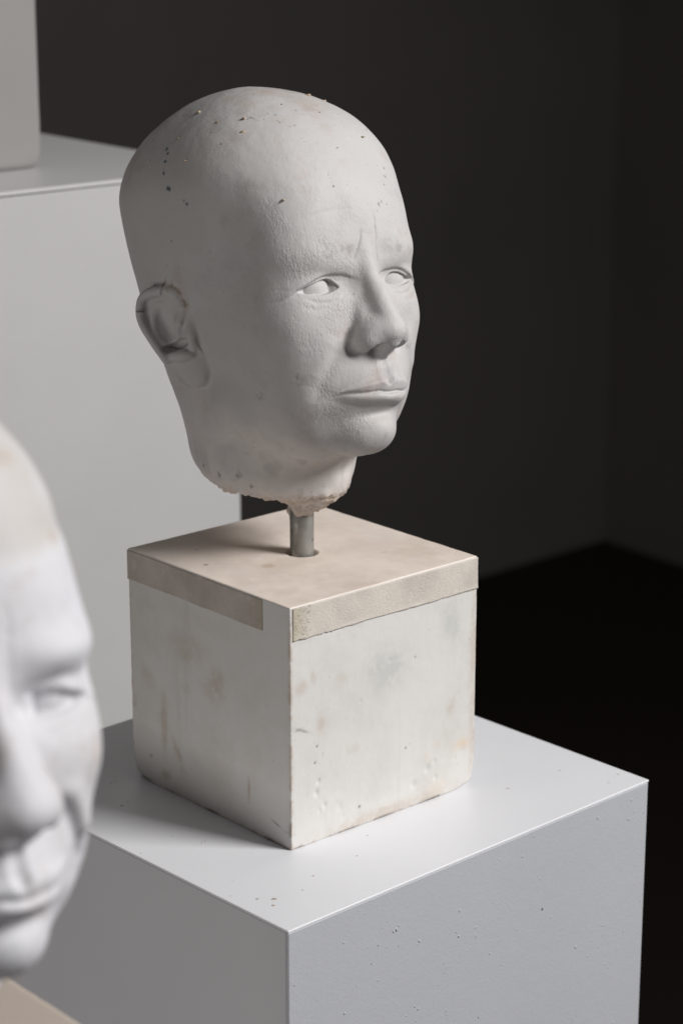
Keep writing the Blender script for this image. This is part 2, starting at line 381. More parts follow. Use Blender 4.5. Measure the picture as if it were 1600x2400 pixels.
def face_f(x,y,z,f,D):
    X=np.abs(x)
    fr=sig((y+45)/6)
    # sockets, lids
    if D: f=f-2.5*g3(X,y,z,(36,-4,13),(20,20,7))+3.5*g3(X,y,z,(54,-26,-3),(8,16,8))+6.5*G(((X-28)/16)**2+((z+3)/8)**2)*fr
    f=f+8.5*G(((X-31)/17)**2+((z+8.5)/9.5)**2)*fr
    f=f+2.6*G(((X-16)/7)**2+((z+6)/8)**2)*fr
    lid=np.sqrt((X-EYE[0])**2+(y-EYE[1])**2+((z-EYE[2])*1.05)**2)-16.8
    f=smin(f,lid,4.5)
    zh=cv(X,HO); wx=sig((X-12)/3)*sig((54-X)/3)
    f=f-2.4*sig((z-zh)/.55)*G((np.maximum(z-zh,0)/8.0)**2)*wx*fr          # hooded fold over the lid
    f=f+0.75*G(((z-zh+.4)/.8)**2)*wx*fr
    # lower lid bag and folds
    f=f-1.0*G(((X-31)/14)**2+((z+17.2)/2.6)**2)*fr
    f=f+0.6*groove(X,z,[(17,-15),(23,-18.8),(31,-20.3),(40,-19.4),(47,-16)],1.2,fr)
    f=f+0.4*groove(X,z,[(22,-21),(32,-24.0),(42,-24),(50,-21)],1.9,fr)
    f=f+0.16*groove(X,z,[(49,-11),(55,-10),(61,-8)],1.0,fr)+0.2*groove(X,z,[(49,-13),(56,-15),(62,-17)],1.1,fr)
    # nose
    ns=caps(x,y,z,(0,-3,14),(0,1.0,-4),4.5,6.0)
    ns=smin(ns,caps(x,y,z,(0,1.0,-4),(0,8.5,-19),6.0,6.6),3)
    ns=smin(ns,caps(x,y,z,(0,8.5,-19),(0,14.5,-34),6.6,8.2),3)
    ns=smin(ns,ell(x,y,z,(0,17.4,-42.3),(10.2,10.2,9.2)),5)
    side=caps(X,y,z,(4,-5,-10),(8.6,4,-41),6.4,9.6); ns=smin(ns,side,6)
    al=ell(X,y,z,(13.4,5.5,-47.2),(7.2,10.8,7.4)); ns=smin(ns,al,6.5)
    ns=smin(ns,ell(X,y,z,(7.8,10.5,-42.5),(7.8,9.5,8.5)),6)
    ns=smin(ns,caps(x,y,z,(0,18,-50),(0,7,-56),4.2,4.5),3)
    if D: ns=ns-3.4*g3(X,y,z,(8,16,-40),(20,20,22))
    f=smin(f,ns,5)
    f=smax(f,-ell(X,y*1.0,z+.35*(X-9.5)+.12*(y-12),(9.6,13.0,-54.2),(4.6,7.0,5.4)),1.3)   # nostrils
    f=f+1.1*groove(X,z,[(18.5,-38),(23,-43),(23.8,-49),(21.5,-55.0),(15.5,-58)],2.2,fr)        # alar groove
    f=f-2.4*g3(X,y,z,(53,-19,-36),(13,20,15))
    # nasolabial fold
    f=f+(3.6 if D else 1.2)*groove(X,z,[(26,-46),(33,-58),(39,-72),(41,-84)],4.0,fr)
    f=f-(3.0 if D else 1.1)*groove(X,z,[(31,-42),(39,-56),(46,-72)],6.0,fr)
    # lips
    zu,zs,zl=cv(X,UL),cv(X,ST)-2.4*sig((x-6)/3),cv(X,LL)-3.2*sig((x-6)/3); wl=sig((27-X)/3.2)
    if D: zs=zs+5*(X/34)**2; zu=zu+4*(X/34)**2; zl=zl+5*(X/34)**2
    if D: f=f-2.5*g3(X,y,z,(45,-8,-38),(13,20,12))
    if D: f=f-2.0*G((x/26)**2+((z+82)/9)**2)*fr+3.0*G(((X-38)/6)**2+((z+84)/7)**2)*fr
    hu=np.maximum(zu-zs,1.0); hl=np.maximum(zs-zl,1.0)
    tu=(z-zs)/hu; tl=(zs-z)/hl
    f=f-2.8*sig((z-zs)/.4)*G((np.maximum(tu-.75,0)/.42)**2)*np.clip(.55+.5*tu,0,1.1)*wl*fr
    f=f-4.1*sig((zs-z)/.4)*np.sin(np.pi*np.clip(tl*.82+.16,0,1))*wl*fr*(.45+.65*sig((17-X)/5))
    f=f+1.5*G(((z-zs)/1.0)**2)*(.35+.65*sig((16-X)/4))*sig((30.5-X)/2.5)*fr
    f=f+1.0*g3(X,y,z,(32,-10,-81.5),(5,14,4.0))
    f=f+2.6*G((x/15)**2+((z+95.5)/4.4)**2)*fr
    f=f+1.0*G((x/3.0)**2)*sig((z+76)/2)*sig((-57-z)/1.5)*fr
    f=f-0.7*G(((X-5.0)/2.4)**2)*sig((z+77)/2)*sig((-59-z)/2)*fr
    f=f-1.2*G((x/15)**2+((z+107)/9)**2)*fr
    # frown lines
    f=f+1.0*groove(x,z,[(-1.5,25),(-4.5,18),(-8,11),(-12,4)],1.0,fr,)
    f=f+0.75*groove(x,z,[(11,38),(10.8,28),(8.6,13),(8.8,7),(10,-2)],.9,fr)
    f=f-0.6*G(((x-1.5)/6.5)**2+((z-8)/15)**2)*fr
    f=f+1.3*G(((X-16)/8)**2+((z-10)/6)**2)*fr
    f=f+0.35*groove(x,z,[(-45,33),(-30,37),(-14,38.5),(-2,37)],1.6,fr)
    # eye opening and eyeball
    zu2=np.interp(X,UP[:,0],UP[:,1],left=-30,right=-30); zl2=np.interp(X,LO[:,0],LO[:,1],left=-2,right=-2)
    ap=np.maximum(np.maximum(z-zu2,zl2-z),-(y+27)); ap=np.maximum(ap,np.abs(X-35)-15.2)
    f=smax(f,-ap,.5)
    ball=np.sqrt((X-EYE[0])**2+(y-EYE[1])**2+(z-EYE[2])**2)-14.6
    fl=np.abs(X-32)-17; fl=np.maximum(np.maximum(fl,np.abs(z+10)-8),np.maximum(y+15.5-9.6*sig((24.2-X)/1.4)-3.2*sig((X-42.5)/1.0),-32-y))   # floor of the corners
    car=ell(X,y,z,(20.8,-13.4,-10.9),(4.6,4.2,3.2)); f=np.minimum(f,smin(smin(ball,fl,1.0),car,.8))
    return f

NEAR=dict(near=True)
# ------------------------------------------------------------------ room: dark floor and two dark walls meeting in a corner
FZ = -0.90
def quad_slab(name, A, B, Cc, Dd, off, mat):
    A, B, Cc, Dd, off = [np.array(v, float) for v in (A, B, Cc, Dd, off)]
    V = [A, B, Cc, Dd, A + off, B + off, Cc + off, Dd + off]
    o = mesh_obj(name, V, np.array([(0, 1, 2, 3), (7, 6, 5, 4), (0, 4, 5, 1), (1, 5, 6, 2), (2, 6, 7, 3), (3, 7, 4, 0)]), mat, smooth=False)
    tag(o, kind='structure'); return o
KX, KY = 0.60, 3.54
d1 = np.array([-.74, -.673]); d2 = np.array([.62, -.785])
quad_slab('floor', (-7, -4, FZ), (8, -4, FZ), (8, 7, FZ), (-7, 7, FZ), (0, 0, -.1), mat_wall('dark_floor', (.010, .0072, .0057), .75, .12))
wl = mat_wall('charcoal_wall', (.067, .061, .057)); wr = mat_wall('charcoal_wall_lifted', (.092, .083, .077))  # same paint on both; right wall's colour lightened where the key misses it
a = np.array([KX, KY]); l = a + d1 * 6; r = a + d2 * 6
b = a - d1 * .06
quad_slab('wall', (l[0], l[1], FZ), (b[0], b[1], FZ), (b[0], b[1], 3.6), (l[0], l[1], 3.6), (-.05, .06, 0), wl)
quad_slab('wall', (a[0], a[1], FZ), (r[0], r[1], FZ), (r[0], r[1], 3.6), (a[0], a[1], 3.6), (.06, .05, 0), wr)
# ------------------------------------------------------------------ plinths: thin top panel over four side panels
def rbox(x0, x1, y0, y1, z0, z1, r=.0008):
    """box with one bevel segment, local coordinates"""
    V = []; F = []
    import itertools
    idx = {}
    for sx in (0, 1):
        for sy in (0, 1):
            for sz in (0, 1):
                c = np.array([(x0, x1)[sx], (y0, y1)[sy], (z0, z1)[sz]]); s = np.array([1 - 2 * sx, 1 - 2 * sy, 1 - 2 * sz])
                for ax in range(3):
                    m = np.ones(3); m[ax] = 0; idx[(sx, sy, sz, ax)] = len(V); V.append(c + s * m * r)
    for ax in range(3):
        o1, o2 = [q for q in range(3) if q != ax]
        for s in (0, 1):
            def k(a, b): 
                t = [0, 0, 0]; t[ax] = s; t[o1] = a; t[o2] = b; return idx[(*t, ax)]
            F.append((k(0, 0), k(1, 0), k(1, 1), k(0, 1)))
        for a in (0, 1):
            for b in (0, 1):                                     # edges running along ax
                def e(s, f):
                    t = [0, 0, 0]; t[ax] = s; t[o1] = a; t[o2] = b; return idx[(*t, f)]
                F.append((e(0, o1), e(1, o1), e(1, o2), e(0, o2)))
    for c in itertools.product((0, 1), repeat=3): F.append(tuple(idx[(*c, q)] for q in range(3)))
    return V, F
def add_rbox(name, dims, mat, parent, r=.0008):
    import bmesh
    V, F = rbox(*dims, r); me = bpy.data.meshes.new(name); me.from_pydata([tuple(v) for v in V], [], F)
    bm = bmesh.new(); bm.from_mesh(me); bmesh.ops.recalc_face_normals(bm, faces=bm.faces); bm.to_mesh(me); bm.free()
    o = bpy.data.objects.new(name, me); COL.objects.link(o); me.materials.append(mat); o.parent = parent; return o
def plinth(name, loc, rz, S, ztop, mt, ms, bev=.0003, ml=None):
    """loc is the corner nearest the camera; local +x and +y run along the two edges"""
    e = empty(name, (loc[0], loc[1], FZ), rz); H = ztop - FZ; t = .002; g = .0001
    add_rbox('top_panel', (0, S, 0, S, H - .0012 - bev, H), mt, e, bev)
    hz = H - .0012 - bev - g
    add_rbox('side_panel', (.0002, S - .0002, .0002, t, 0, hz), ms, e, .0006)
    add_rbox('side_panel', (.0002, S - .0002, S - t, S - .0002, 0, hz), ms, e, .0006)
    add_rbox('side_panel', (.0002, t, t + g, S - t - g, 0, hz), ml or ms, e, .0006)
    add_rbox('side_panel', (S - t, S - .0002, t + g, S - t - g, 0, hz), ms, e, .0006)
    return e
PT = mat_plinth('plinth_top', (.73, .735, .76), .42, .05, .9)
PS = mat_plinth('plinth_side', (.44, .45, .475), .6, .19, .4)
p1 = plinth('plinth', (.0004, -.1028), math.atan2(.2083, .2221), .305, 0.0, PT, PS, ml=mat_plinth('plinth_side_smooth_lifted', (.60, .605, .62), .55, .06, .3))  # left panel is smoother; its colour is lightened to make up for weak fill
tag(p1, 'white square plinth carrying the bald bust on its block', 'plinth', 'white plinths')
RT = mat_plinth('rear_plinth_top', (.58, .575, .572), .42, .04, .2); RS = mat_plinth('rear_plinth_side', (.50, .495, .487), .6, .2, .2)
# rear plinth: its right corner is seen beyond the head
rc = np.array([-.0567, .653]); th = math.atan2(.64, .77)
S2 = .36; near = rc - np.array([math.cos(th), math.sin(th)]) * S2
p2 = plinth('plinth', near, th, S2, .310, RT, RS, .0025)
tag(p2, 'tall pale plinth at the left behind the bald bust', 'plinth', 'white plinths')
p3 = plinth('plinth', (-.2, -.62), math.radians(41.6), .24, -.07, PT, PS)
tag(p3, 'plinth under the blurred near bust, below the left edge', 'plinth', 'white plinths')
# ------------------------------------------------------------------ the painted block with tape
BW, BD, BH = .15425, .14976, .15
La = np.array([-.6626, .7490, 0]); Ra = np.array([.7490, .6626, 0])
def block_mesh(w, d, h, N, r, wear=1.0, seed=3):
    g = np.linspace(-1, 1, N + 1); g = np.sin(g * math.pi / 2 * .93) / math.sin(math.pi / 2 * .93) * .35 + g * .65
    A, B = np.meshgrid(g, g, indexing='ij'); one = np.ones_like(A); i = np.arange((N + 1) ** 2).reshape(N + 1, N + 1)
    V = []; Q = []; n = 0
    for ax in range(3):
        for s in (-1, 1):
            c = [None] * 3; c[ax] = one * s; c[(ax + 1) % 3] = A; c[(ax + 2) % 3] = B
            V.append(np.stack([q.ravel() for q in c], 1)); q = np.stack([i[:-1, :-1], i[1:, :-1], i[1:, 1:], i[:-1, 1:]], -1).reshape(-1, 4)
            Q.append((q if s > 0 else q[:, ::-1]) + n); n += (N + 1) ** 2
    V = np.concatenate(V); Q = np.concatenate(Q)
    key = np.round(V * 1e6).astype(np.int64); _, first, inv = np.unique(key, axis=0, return_index=True, return_inverse=True); V = V[first]; Q = inv.reshape(-1)[Q]
    half = np.array([w, d, h]) / 2; P = V * half
    rad = r * (1 + wear * np.clip(vnoise(P, 90, seed) * .8 + vnoise(P, 300, seed + 1) * .7, -.6, 2.2))
    # knocked lower corners at the two outer sides
    for cx, cy in ((1, -1), (-1, 1)):
        rad = rad + .0055 * min(1, wear * 2.5) * np.exp(-(((P[:, 0] - cx * half[0]) / .012) ** 2 + ((P[:, 1] - cy * half[1]) / .012) ** 2 + ((P[:, 2] + half[2]) / .010) ** 2))
    q = np.clip(P, -(half - rad[:, None]), half - rad[:, None]); dlt = P - q; ln = np.linalg.norm(dlt, axis=1)[:, None] + 1e-12
    P2 = q + dlt / ln * np.minimum(rad[:, None], ln * 1.0)
    P2[:, 2] += half[2]
    return P2, Q, P, ln[:, 0]
bust = empty('plaster_bust', (.0052, .1074, 0))
tag(bust, 'white plaster cast of a bald frowning head on a metal rod and square block', 'sculpture', 'plaster busts')
P2, Qb, Pc, ln = block_mesh(BW, BD, BH, 190, .0009, .4)
aL = Pc[:, 0] + BW / 2; bR = Pc[:, 1] + BD / 2; zc = Pc[:, 2] + BH / 2           # distance along the two faces, height
leftface = (Pc[:, 1] < -BD / 2 + 1e-6); rightface = (Pc[:, 0] < -BW / 2 + 1e-6); topface = (Pc[:, 2] > BH / 2 - 1e-6)
at = {k: np.zeros(len(P2)) for k in ('warm', 'green', 'dirt', 'cream', 'top')}
at['top'] = topface.astype(float)
nz = fbm(P2, 160, 3, 5); nz2 = fbm(P2, 420, 3, 9)
def spot(layer, face, fr, z, ru, rv, amt, rag=.55, tilt=0.0):
    m = leftface if face == 'L' else rightface
    u = (1 - aL / BW if face == 'L' else bR / BD) * .152 - fr * .152; v = zc - z
    u2 = u * math.cos(tilt) + v * math.sin(tilt); v2 = -u * math.sin(tilt) + v * math.cos(tilt)
    g = np.exp(-((u2 / ru) ** 2 + (v2 / rv) ** 2)); at[layer] = np.maximum(at[layer], m * amt * 1.05 * np.clip(g * (1 + rag * nz2 + rag * nz) * 1.1, 0, 1))
    return m * g
for a in ((.55, .083, .010, .010, .40), (.56, .079, .006, .003, .35), (.217, .045, .003, .016, .42), (.306, .027, .003, .011, .45, .5, .5), (.36, .074, .005, .004, .2), (.113, .07, .006, .006, .25),
          (.217, .01, .005, .003, .4), (.75, .027, .001, .007, .6), (.38, .101, .018, .010, .26), (.59, .028, .012, .02, .12), (.02, .05, .002, .004, .5), (.77, .044, .008, .02, .10), (.45, .12, .05, .008, .10)):
    spot('warm', 'L', *a)
for a in ((.1185, .105, .002, .004, .3), (.154, .073, .003, .005, .28), (.055, .1, .004, .004, .25), (.265, .097, .006, .004, .15), (.5, .003, .05, .004, .35), (.32, .051, .006, .003, .15), (.86, .056, .003, .004, .25), (.06, .13, .01, .006, .1), (.985, .075, .003, .08, .28)):
    spot('warm', 'R', *a)
for a in ((.50, .095, .016, .012, .45), (.86, .11, .007, .012, .4), (.35, .03, .03, .02, .12)): spot('green', 'R', *a)
for a in ((.92, .030, .0055, .0035, .95), (.767, .0355, .0025, .0018, .8), (.73, .029, .002, .0025, .8), (.82, .009, .002, .003, .7), (.78, .007, .006, .004, .3)): spot('cream', 'R', *a, .9)
disp = np.zeros(len(P2))
for fr, z, rad, dep in ((.134, .0604, .0009, .5), (.123, .0504, .0009, .5), (.141, .038, .0013, .9), (.131, .031, .0017, 1), (.1727, .0215, .0016, .9), (.147, .019, .0012, .6), (.2524, .017, .0022, .6), (.2675, .0105, .001, .4),
                        (.731, .0213, .0021, 1.0), (.776, .0139, .0015, .8), (.655, .014, .0021, .9), (.7685, .0249, .0012, .7), (.6545, .0966, .0009, .5), (.52, .0997, .0009, .4), (.361, .0797, .0009, .5), (.887, .0222, .001, .5), (.177, .0028, .004, .5), (.92, .0265, .004, .7)):
    g = rightface * np.exp(-((((bR / BD - fr) * .152) / rad) ** 2 + ((zc - z) / (rad * 1.25)) ** 2)); disp -= .0009 * dep * g
    rim = 0 * rightface * np.exp(-((np.hypot((bR / BD - fr) * .152, (zc - z) / 1.2) - rad * 1.5) / (rad * .4)) ** 2); disp += .00015 * rim
for fr, z, rad in ((.357, .0127, .0008), (.134, .0604, .0006), (.123, .0504, .0006), (.607, .0403, .0006), (.655, .097, .0005)): spot('dirt', 'R', fr, z, rad, rad, .95, .2)
for a in ((.92, .0125, .0045, .0004, .6, .8, -.33), (.975, .0105, .002, .0005, .5, .8, -.2), (.995, .012, .002, .006, .3), (.1235, .0183, .0009, .0008, .6)): spot('dirt', 'L', *a)
for a in ((.055, .0735, .005, .0006, .6, .9, -.45), (.04, .0745, .003, .0006, .5), (.165, .055, .0005, .003, .3)): spot('dirt', 'R', *a)
# grime gathered along the worn edges
edge = np.clip(1.0 - np.abs(ln - .0009) / .0009, 0, 1) * (ln > .0003)
ed = np.exp(-(np.minimum(np.minimum(aL, BW - aL) + 10 * ~(leftface), 1) / .0016) ** 2)
ev = np.exp(-(np.minimum(aL, BW - aL) / .0016) ** 2) * leftface + np.exp(-(np.minimum(bR, BD - bR) / .0016) ** 2) * rightface + np.exp(-(zc / .0018) ** 2) * (leftface | rightface)
at['warm'] = np.maximum(at['warm'], np.clip(ev * (.3 + .5 * nz2 + .4 * nz), 0, .6))
ebot = np.exp(-(zc / .0012) ** 2) * (leftface | rightface); at['dirt'] = np.maximum(at['dirt'], np.clip(ebot * (.15 + 1.2 * nz), 0, .8))
for (u, v, ru, amt) in ((.45, .28, .004, .5), (.28, .75, .0012, .8), (.62, .10, .0012, .8), (.80, .20, .0012, .7), (.83, .62, .001, .8), (.3, .3, .05, .12), (.15, .85, .03, .15), (.7, .85, .03, .12), (.05, .5, .02, .15)):
    g = topface * np.exp(-(((aL / BW - u) * .15) ** 2 + ((bR / BD - v) * .15) ** 2) / ru ** 2); k = 'dirt' if ru < .002 else 'warm'
    at[k] = np.maximum(at[k], amt * np.clip(g * (1 + .8 * nz), 0, 1))
# rim of the rod hole
rl = np.array([(.0052 - 0) * La[0] + .106 * La[1] - BW / 2, .0052 * Ra[0] + .106 * Ra[1] - BD / 2])
nrm = np.zeros_like(P2); nrm[rightface] = (-1, 0, 0)
P2 = P2 + nrm * (disp + rightface * (nz * .00006))[:, None] + np.where(leftface, 1, 0)[:, None] * np.array([0, -1, 0]) * (nz * .00007)[:, None]
hd = np.hypot(Pc[:, 0] - rl[0] - .0, Pc[:, 1] - rl[1] + .0); hole = topface & (hd < .0095)
P2[hole, 2] -= .004 * np.clip((.0095 - hd[hole]) / .0008, 0, 1)
W2 = La * (P2[:, :1]) + Ra * (P2[:, 1:2]) + np.array([0, 0, 1]) * P2[:, 2:3] + (La * BW + Ra * BD) / 2
MB = mat_block()
# (La, Ra, up) is left-handed or right-handed: keep faces outward
if np.dot(np.cross(La, Ra), (0, 0, 1)) < 0: Qb = Qb[:, ::-1]
block = mesh_obj('base_block', W2, Qb, MB, bust, attrs=at)
block['label'] = 'white painted square block with a beige top and brown stains'
def tape(name, face, f0, f1, ztop, h, mat, seed, ragged, label):
    N, K = 150, 26; V = []; at_d = []; at_y = []
    rs = np.random.RandomState(seed)
    u = np.linspace(f0, f1, N + 1); low = np.cumsum(rs.randn(N + 1)) * .00003 * ragged; low -= np.linspace(low[0], low[-1], N + 1)
    low += ragged * .00035 * np.maximum(rs.rand(N + 1) - .8, 0) * 5 * (u - f0 < .35 * (f1 - f0))
    L = .15425 if face == 'L' else .14976
    for lay in (0, 1):
        for i in range(N + 1):
            for j in range(K + 1):
                f = u[i]; v = j / K; z = ztop - (h + low[i]) * v
                s = f * L
                if lay == 1: pr_ = .00042 + .00012 * math.sin(i * .31 + seed) * math.sin(j * .2) + (.0004 * max(0, v - .88) / .12 * (.5 + .5 * math.sin(i * .13 + seed)))
                else: pr_ = .00003
                if face == 'L': p = La * (L - s) - Ra * pr_
                else: p = Ra * s - La * pr_
                V.append(p + np.array([0, 0, z])); 
                fr = (f - f0) / (f1 - f0); de = min(fr, 1 - fr)
                at_d.append(max(0, rs.rand() * 1.8 - 1.15) * (1 if (fr < .09 and face == 'R') else .05) * (1 if rs.rand() > .3 else .2)); at_y.append(.4 * math.exp(-(((1 - fr) if face == 'L' else fr) / .05) ** 2))
    n = (N + 1) * (K + 1); Q = []
    for i in range(N):
        for j in range(K):
            a = i * (K + 1) + j; q = (a, a + 1, a + K + 2, a + K + 1); Q.append(tuple(x + n for x in q)); Q.append(q[::-1])
    for i in range(N):
        for j in (0, K):
            a = i * (K + 1) + j; b = a + K + 1; Q.append((a, b, b + n, a + n) if j == K else (a, a + n, b + n, b))
    for j in range(K):
        for i in (0, N):
            a = i * (K + 1) + j; Q.append((a, a + 1, a + 1 + n, a + n) if i == 0 else (a, a + n, a + 1 + n, a + 1))
    o = mesh_obj(name, V, np.array(Q), mat, block, attrs={'dirt': at_d, 'yellow': at_y})
    import bmesh
    bm = bmesh.new(); bm.from_mesh(o.data); bmesh.ops.recalc_face_normals(bm, faces=bm.faces); bm.to_mesh(o.data); bm.free()
    o['label'] = label; return o
tape('masking_tape', 'L', -.002, .843, .1490, .0186, mat_tape('old_tape', (.52, .465, .415), .25), 3, 1.0, 'smooth tan tape strip that stops short of the corner')
tape('masking_tape', 'R', .013, 1.0, .1492, .0196, mat_tape('crepe_tape', (.60, .55, .495), .55), 8, 2.2, 'crinkled tan tape strip along the lit face')
# ------------------------------------------------------------------ rod
def lathe(name, prof, cx, cy, mat, parent, n=40, smooth=True):
    V = []; F = []
    for (r, z) in prof:
        for k in range(n): V.append((cx + r * math.cos(2 * math.pi * k / n), cy + r * math.sin(2 * math.pi * k / n), z))
    for i in range(len(prof) - 1):
        for k in range(n): F.append((i * n + k, i * n + (k + 1) % n, (i + 1) * n + (k + 1) % n, (i + 1) * n + k))
    return mesh_obj(name, V, np.array(F), mat, parent, smooth)
lathe('mounting_rod', [(.0001, .120), (.0072, .1202), (.0073, .121), (.0073, .150), (.00735, .165), (.0073, .205), (.0001, .206)], .0052, .106, mat_rod(), bust)
# ------------------------------------------------------------------ cast heads
def head_world(V, yaw, pitch, roll, pos, s):
    c, si = math.cos, math.sin
    B = np.array([[c(yaw), si(yaw), 0], [si(yaw), -c(yaw), 0], [0, 0, 1.]])
    Rx = np.array([[1, 0, 0], [0, c(pitch), -si(pitch)], [0, si(pitch), c(pitch)]]); Ry = np.array([[c(roll), 0, si(roll)], [0, 1, 0], [-si(roll), 0, c(roll)]])
    M = B @ Rx @ Ry
    return V @ M.T * (s / 1000) + np.array(pos), M
POSE = (0.733038, 0.218166, 0.040143, (0.042947, 0.067839, 0.333780), 0.884152)
V, Qh = head_mesh(head_f, 1.6)
N0 = vnormals(V, Qh)
x, y, z = V.T; X = np.abs(x)
# broken plaster at the cut of the neck and round the rod, faint hand-made unevenness elsewhere
dn = -(z + 144.5) - .34 * (y + 103); rough = sig((dn + 7) / 2.0) * (z < -100)
lumpm = np.exp(-((x - 3.6) ** 2 + (y + 97) ** 2) / 26 ** 2) * (z < -138)
dsp = fbm(V, .05, 3, 2) * .28 + rough * (fbm(V, .14, 4, 4) * 2.2 + np.abs(vnoise(V, .35, 8)) * 1.2) + lumpm * fbm(V, .12, 3, 21) * 1.6
V = V + N0 * dsp[:, None]
def dist(pts): 
    d = np.full(len(V), 1e9)
    for q in pts: d = np.minimum(d, ((V - np.array(q)) ** 2).sum(1))
    return np.sqrt(d)
def seg(a, b):
    a = np.array(a, float); b = np.array(b, float); t = np.clip(((V - a) @ (b - a)) / ((b - a) @ (b - a)), 0, 1); return np.linalg.norm(V - a - t[:, None] * (b - a), axis=1)
nz = fbm(V, .35, 3, 31); nb = fbm(V, .09, 3, 37)
TEAL = [(-75.5, -95.4, 88.1), (-78.5, -95.1, 83.1), (-81.7, -94.2, 75.8), (-84.1, -88.6, 65.0), (-84.1, -86.7, 64.2), (-82.8, -74.6, 55.8), (-82.3, -73.1, 53.4), (-78.6, -60.4, 45.3), (-73.3, -98.9, 91.6)]
DARK = [(-66.1, -122.0, 99.6), (-71.7, -116.2, 93.5), (-73.9, -111.5, 90.8), (-81.0, -95.2, 77.9), (-77.1, -113.0, 85.8), (-82.9, -93.2, 31.0), (-44.1, -48.0, 103.0), (-42.0, -47.3, 103.9), (-41.2, -45.2, 102.9), (-40.6, -43.1, 101.7), (-37.0, -43.9, 103.9), (-34.5, -44.2, 105.2), (-33.8, -42.5, 104.3), (-31.0, -42.5, 105.2), (-28.2, -39.5, 104.0), (-40.1, -41.7, 101.1), (-36.8, -40.3, 101.5), (-30.1, -35.2, 99.9), (-29.2, -33.4, 98.7), (-22.2, -27.9, 95.3), (-26.1, -28.5, 94.9), (-10.6, -38.7, 106.2), (-19.6, -68.5, 121.1), (-39.8, -62.2, 112.4), (-64.9, -52.3, 88.4), (41.8, -30.6, 90.4), (-17.1, -6.3, 61.0), (-16.5, -5.4, 58.6), (-15.9, -4.6, 56.1), (-16.2, -3.6, 53.4), (-5.7, -3.0, -114.9), (-13.4, 0.9, -16.8)]
SCR = [(36.9, -11.5, 62.7), (33.5, -8.3, 57.1), (30.1, -5.5, 51.6), (27.7, -4.0, 47.6), (25.3, -2.4, 43.6), (21.5, -1.2, 41.0), (18.9, -0.6, 39.1), (16.1, 0.1, 36.6), (26.4, -1.8, 39.5)]
SMU = [(-49.5, -18.7, -66.1), (-49.6, -20.2, -69.3), (-58.8, -51.7, -73.5), (-57.9, -51.1, -76.3), (-57.2, -44.6, -76.7)]
NEK = [(-56.5, -121.8, -120.3), (-49.4, -94.5, -129.3), (-50.3, -95.1, -127.1), (-54.6, -107.4, -126.3), (-43.3, -87.7, -134.4), (-22.7, -79.7, -143.7), (-11.4, -80.9, -147.4)]
ha = {}
ha['teal'] = np.clip(1.6 - dist(TEAL) / .9 + nz * .9, 0, 1) * .9
ha['dirt'] = np.maximum(np.clip(1.1 - dist(DARK) / .75 + vnoise(V, .8, 91) * .9, 0, 1) * .8, np.clip(1.2 - dist(SCR) / 1.5 + vnoise(V, .9, 77) * 2.6 - 1.3, 0, 1) * .6)
def segs(p): return np.min([seg(p[i], p[i + 1]) for i in range(len(p) - 1)], axis=0)
crk = np.minimum(segs([(-81.0, -110.4, 4.2), (-82.9, -109.9, .6), (-83.4, -111.2, -2.2)]), segs([(-91.5, -130.6, -12.0), (-89.8, -128.5, -12.1), (-87.5, -127.4, -12.2)]))
ha['dirt'] = np.maximum(ha['dirt'], np.clip(1.3 - crk / .7, 0, 1) * .75)
ha['dirt'] = np.maximum(ha['dirt'], np.clip(1.0 - segs([(-76.6, -116.3, -37.7), (-74.9, -114.7, -38.8), (-74.0, -110.7, -39.5), (-77.0, -99.2, -41.2), (-73.6, -94.7, -42.6)]) / 1.1 + nz * 1.0, 0, 1) * .7)  # dark line along the concha's lower edge, kept in this layer
seam = segs([(-80.6, -109.2, 3.3), (-79.7, -103.3, 1.8), (-78.8, -98.6, -1.1), (-78, -96.5, -4.8), (-76.8, -94.2, -11.4)])
ha['dirt'] = np.maximum(ha['dirt'], np.clip(.8 - seam / 1.9 + nz * .9, 0, 1) * .42)
ha['dirt'] = np.maximum(ha['dirt'], np.clip(.9 - dist(NEK) / 2.0 + nz * 1.6, 0, 1) * .5)
ha['grey'] = np.clip(np.clip(1 - dist(SMU) / 4, 0, 1) * (.1 + 1.4 * nz), 0, .45)
streak = vnoise(V * np.array([1, 1, .16]), .16, 51)
ha['grey'] = np.maximum(ha['grey'], np.clip(sig((-(z + 112)) / 8) * (streak * .7 + nb * .5 - .25), 0, .22))
ha['warm'] = np.clip(np.maximum(rough * (.55 + nb * .7), lumpm * .5), 0, .7) + np.clip(sig((z - 108) / 8) * (.14 + nb * .4), 0, .35)
ha['warm'] = np.maximum(ha['warm'], np.clip(1.0 - seam / 3.2 + nz * .9, 0, 1) * .6)
lobe = segs([(-65.3, -126.3, -59.6), (-65, -122.6, -62.2), (-64.8, -118, -64.9), (-64.4, -112.1, -66.2), (-64.3, -105.7, -66.3)])
ha['warm'] = np.maximum(ha['warm'], np.clip(1.0 - lobe / .9 + nz * .8, 0, 1) * .7)
brw = dist([(-30.7, 1.6, 13.7), (-24.4, 2.2, 12.5), (-19.2, 2.2, 12.1), (-14, 1.9, 11.0), (25.2, 2.3, 12.8), (29.7, 1.7, 8.5), (20.4, 2.1, 10.5)])
ha['grey'] = np.maximum(ha['grey'], np.clip(np.exp(-(brw / 5) ** 2) * (.22 + .5 * nz), 0, .4))
mline = segs([(-39.2, -19.7, -91.9), (-41, -17.2, -84.9), (-39.8, -15.3, -80.6), (-36.4, -12.1, -79.5)]); ha['grey'] = np.maximum(ha['grey'], np.clip(1.0 - mline / .6, 0, 1) * .35)
front = sig((y + 52) / 9) * sig((46 - z) / 9) * sig((z + 122) / 5)
eyem = ((X - 33.2) ** 2 + (y + 22.6) ** 2 + (z + 9.5) ** 2 < 14.9 ** 2)
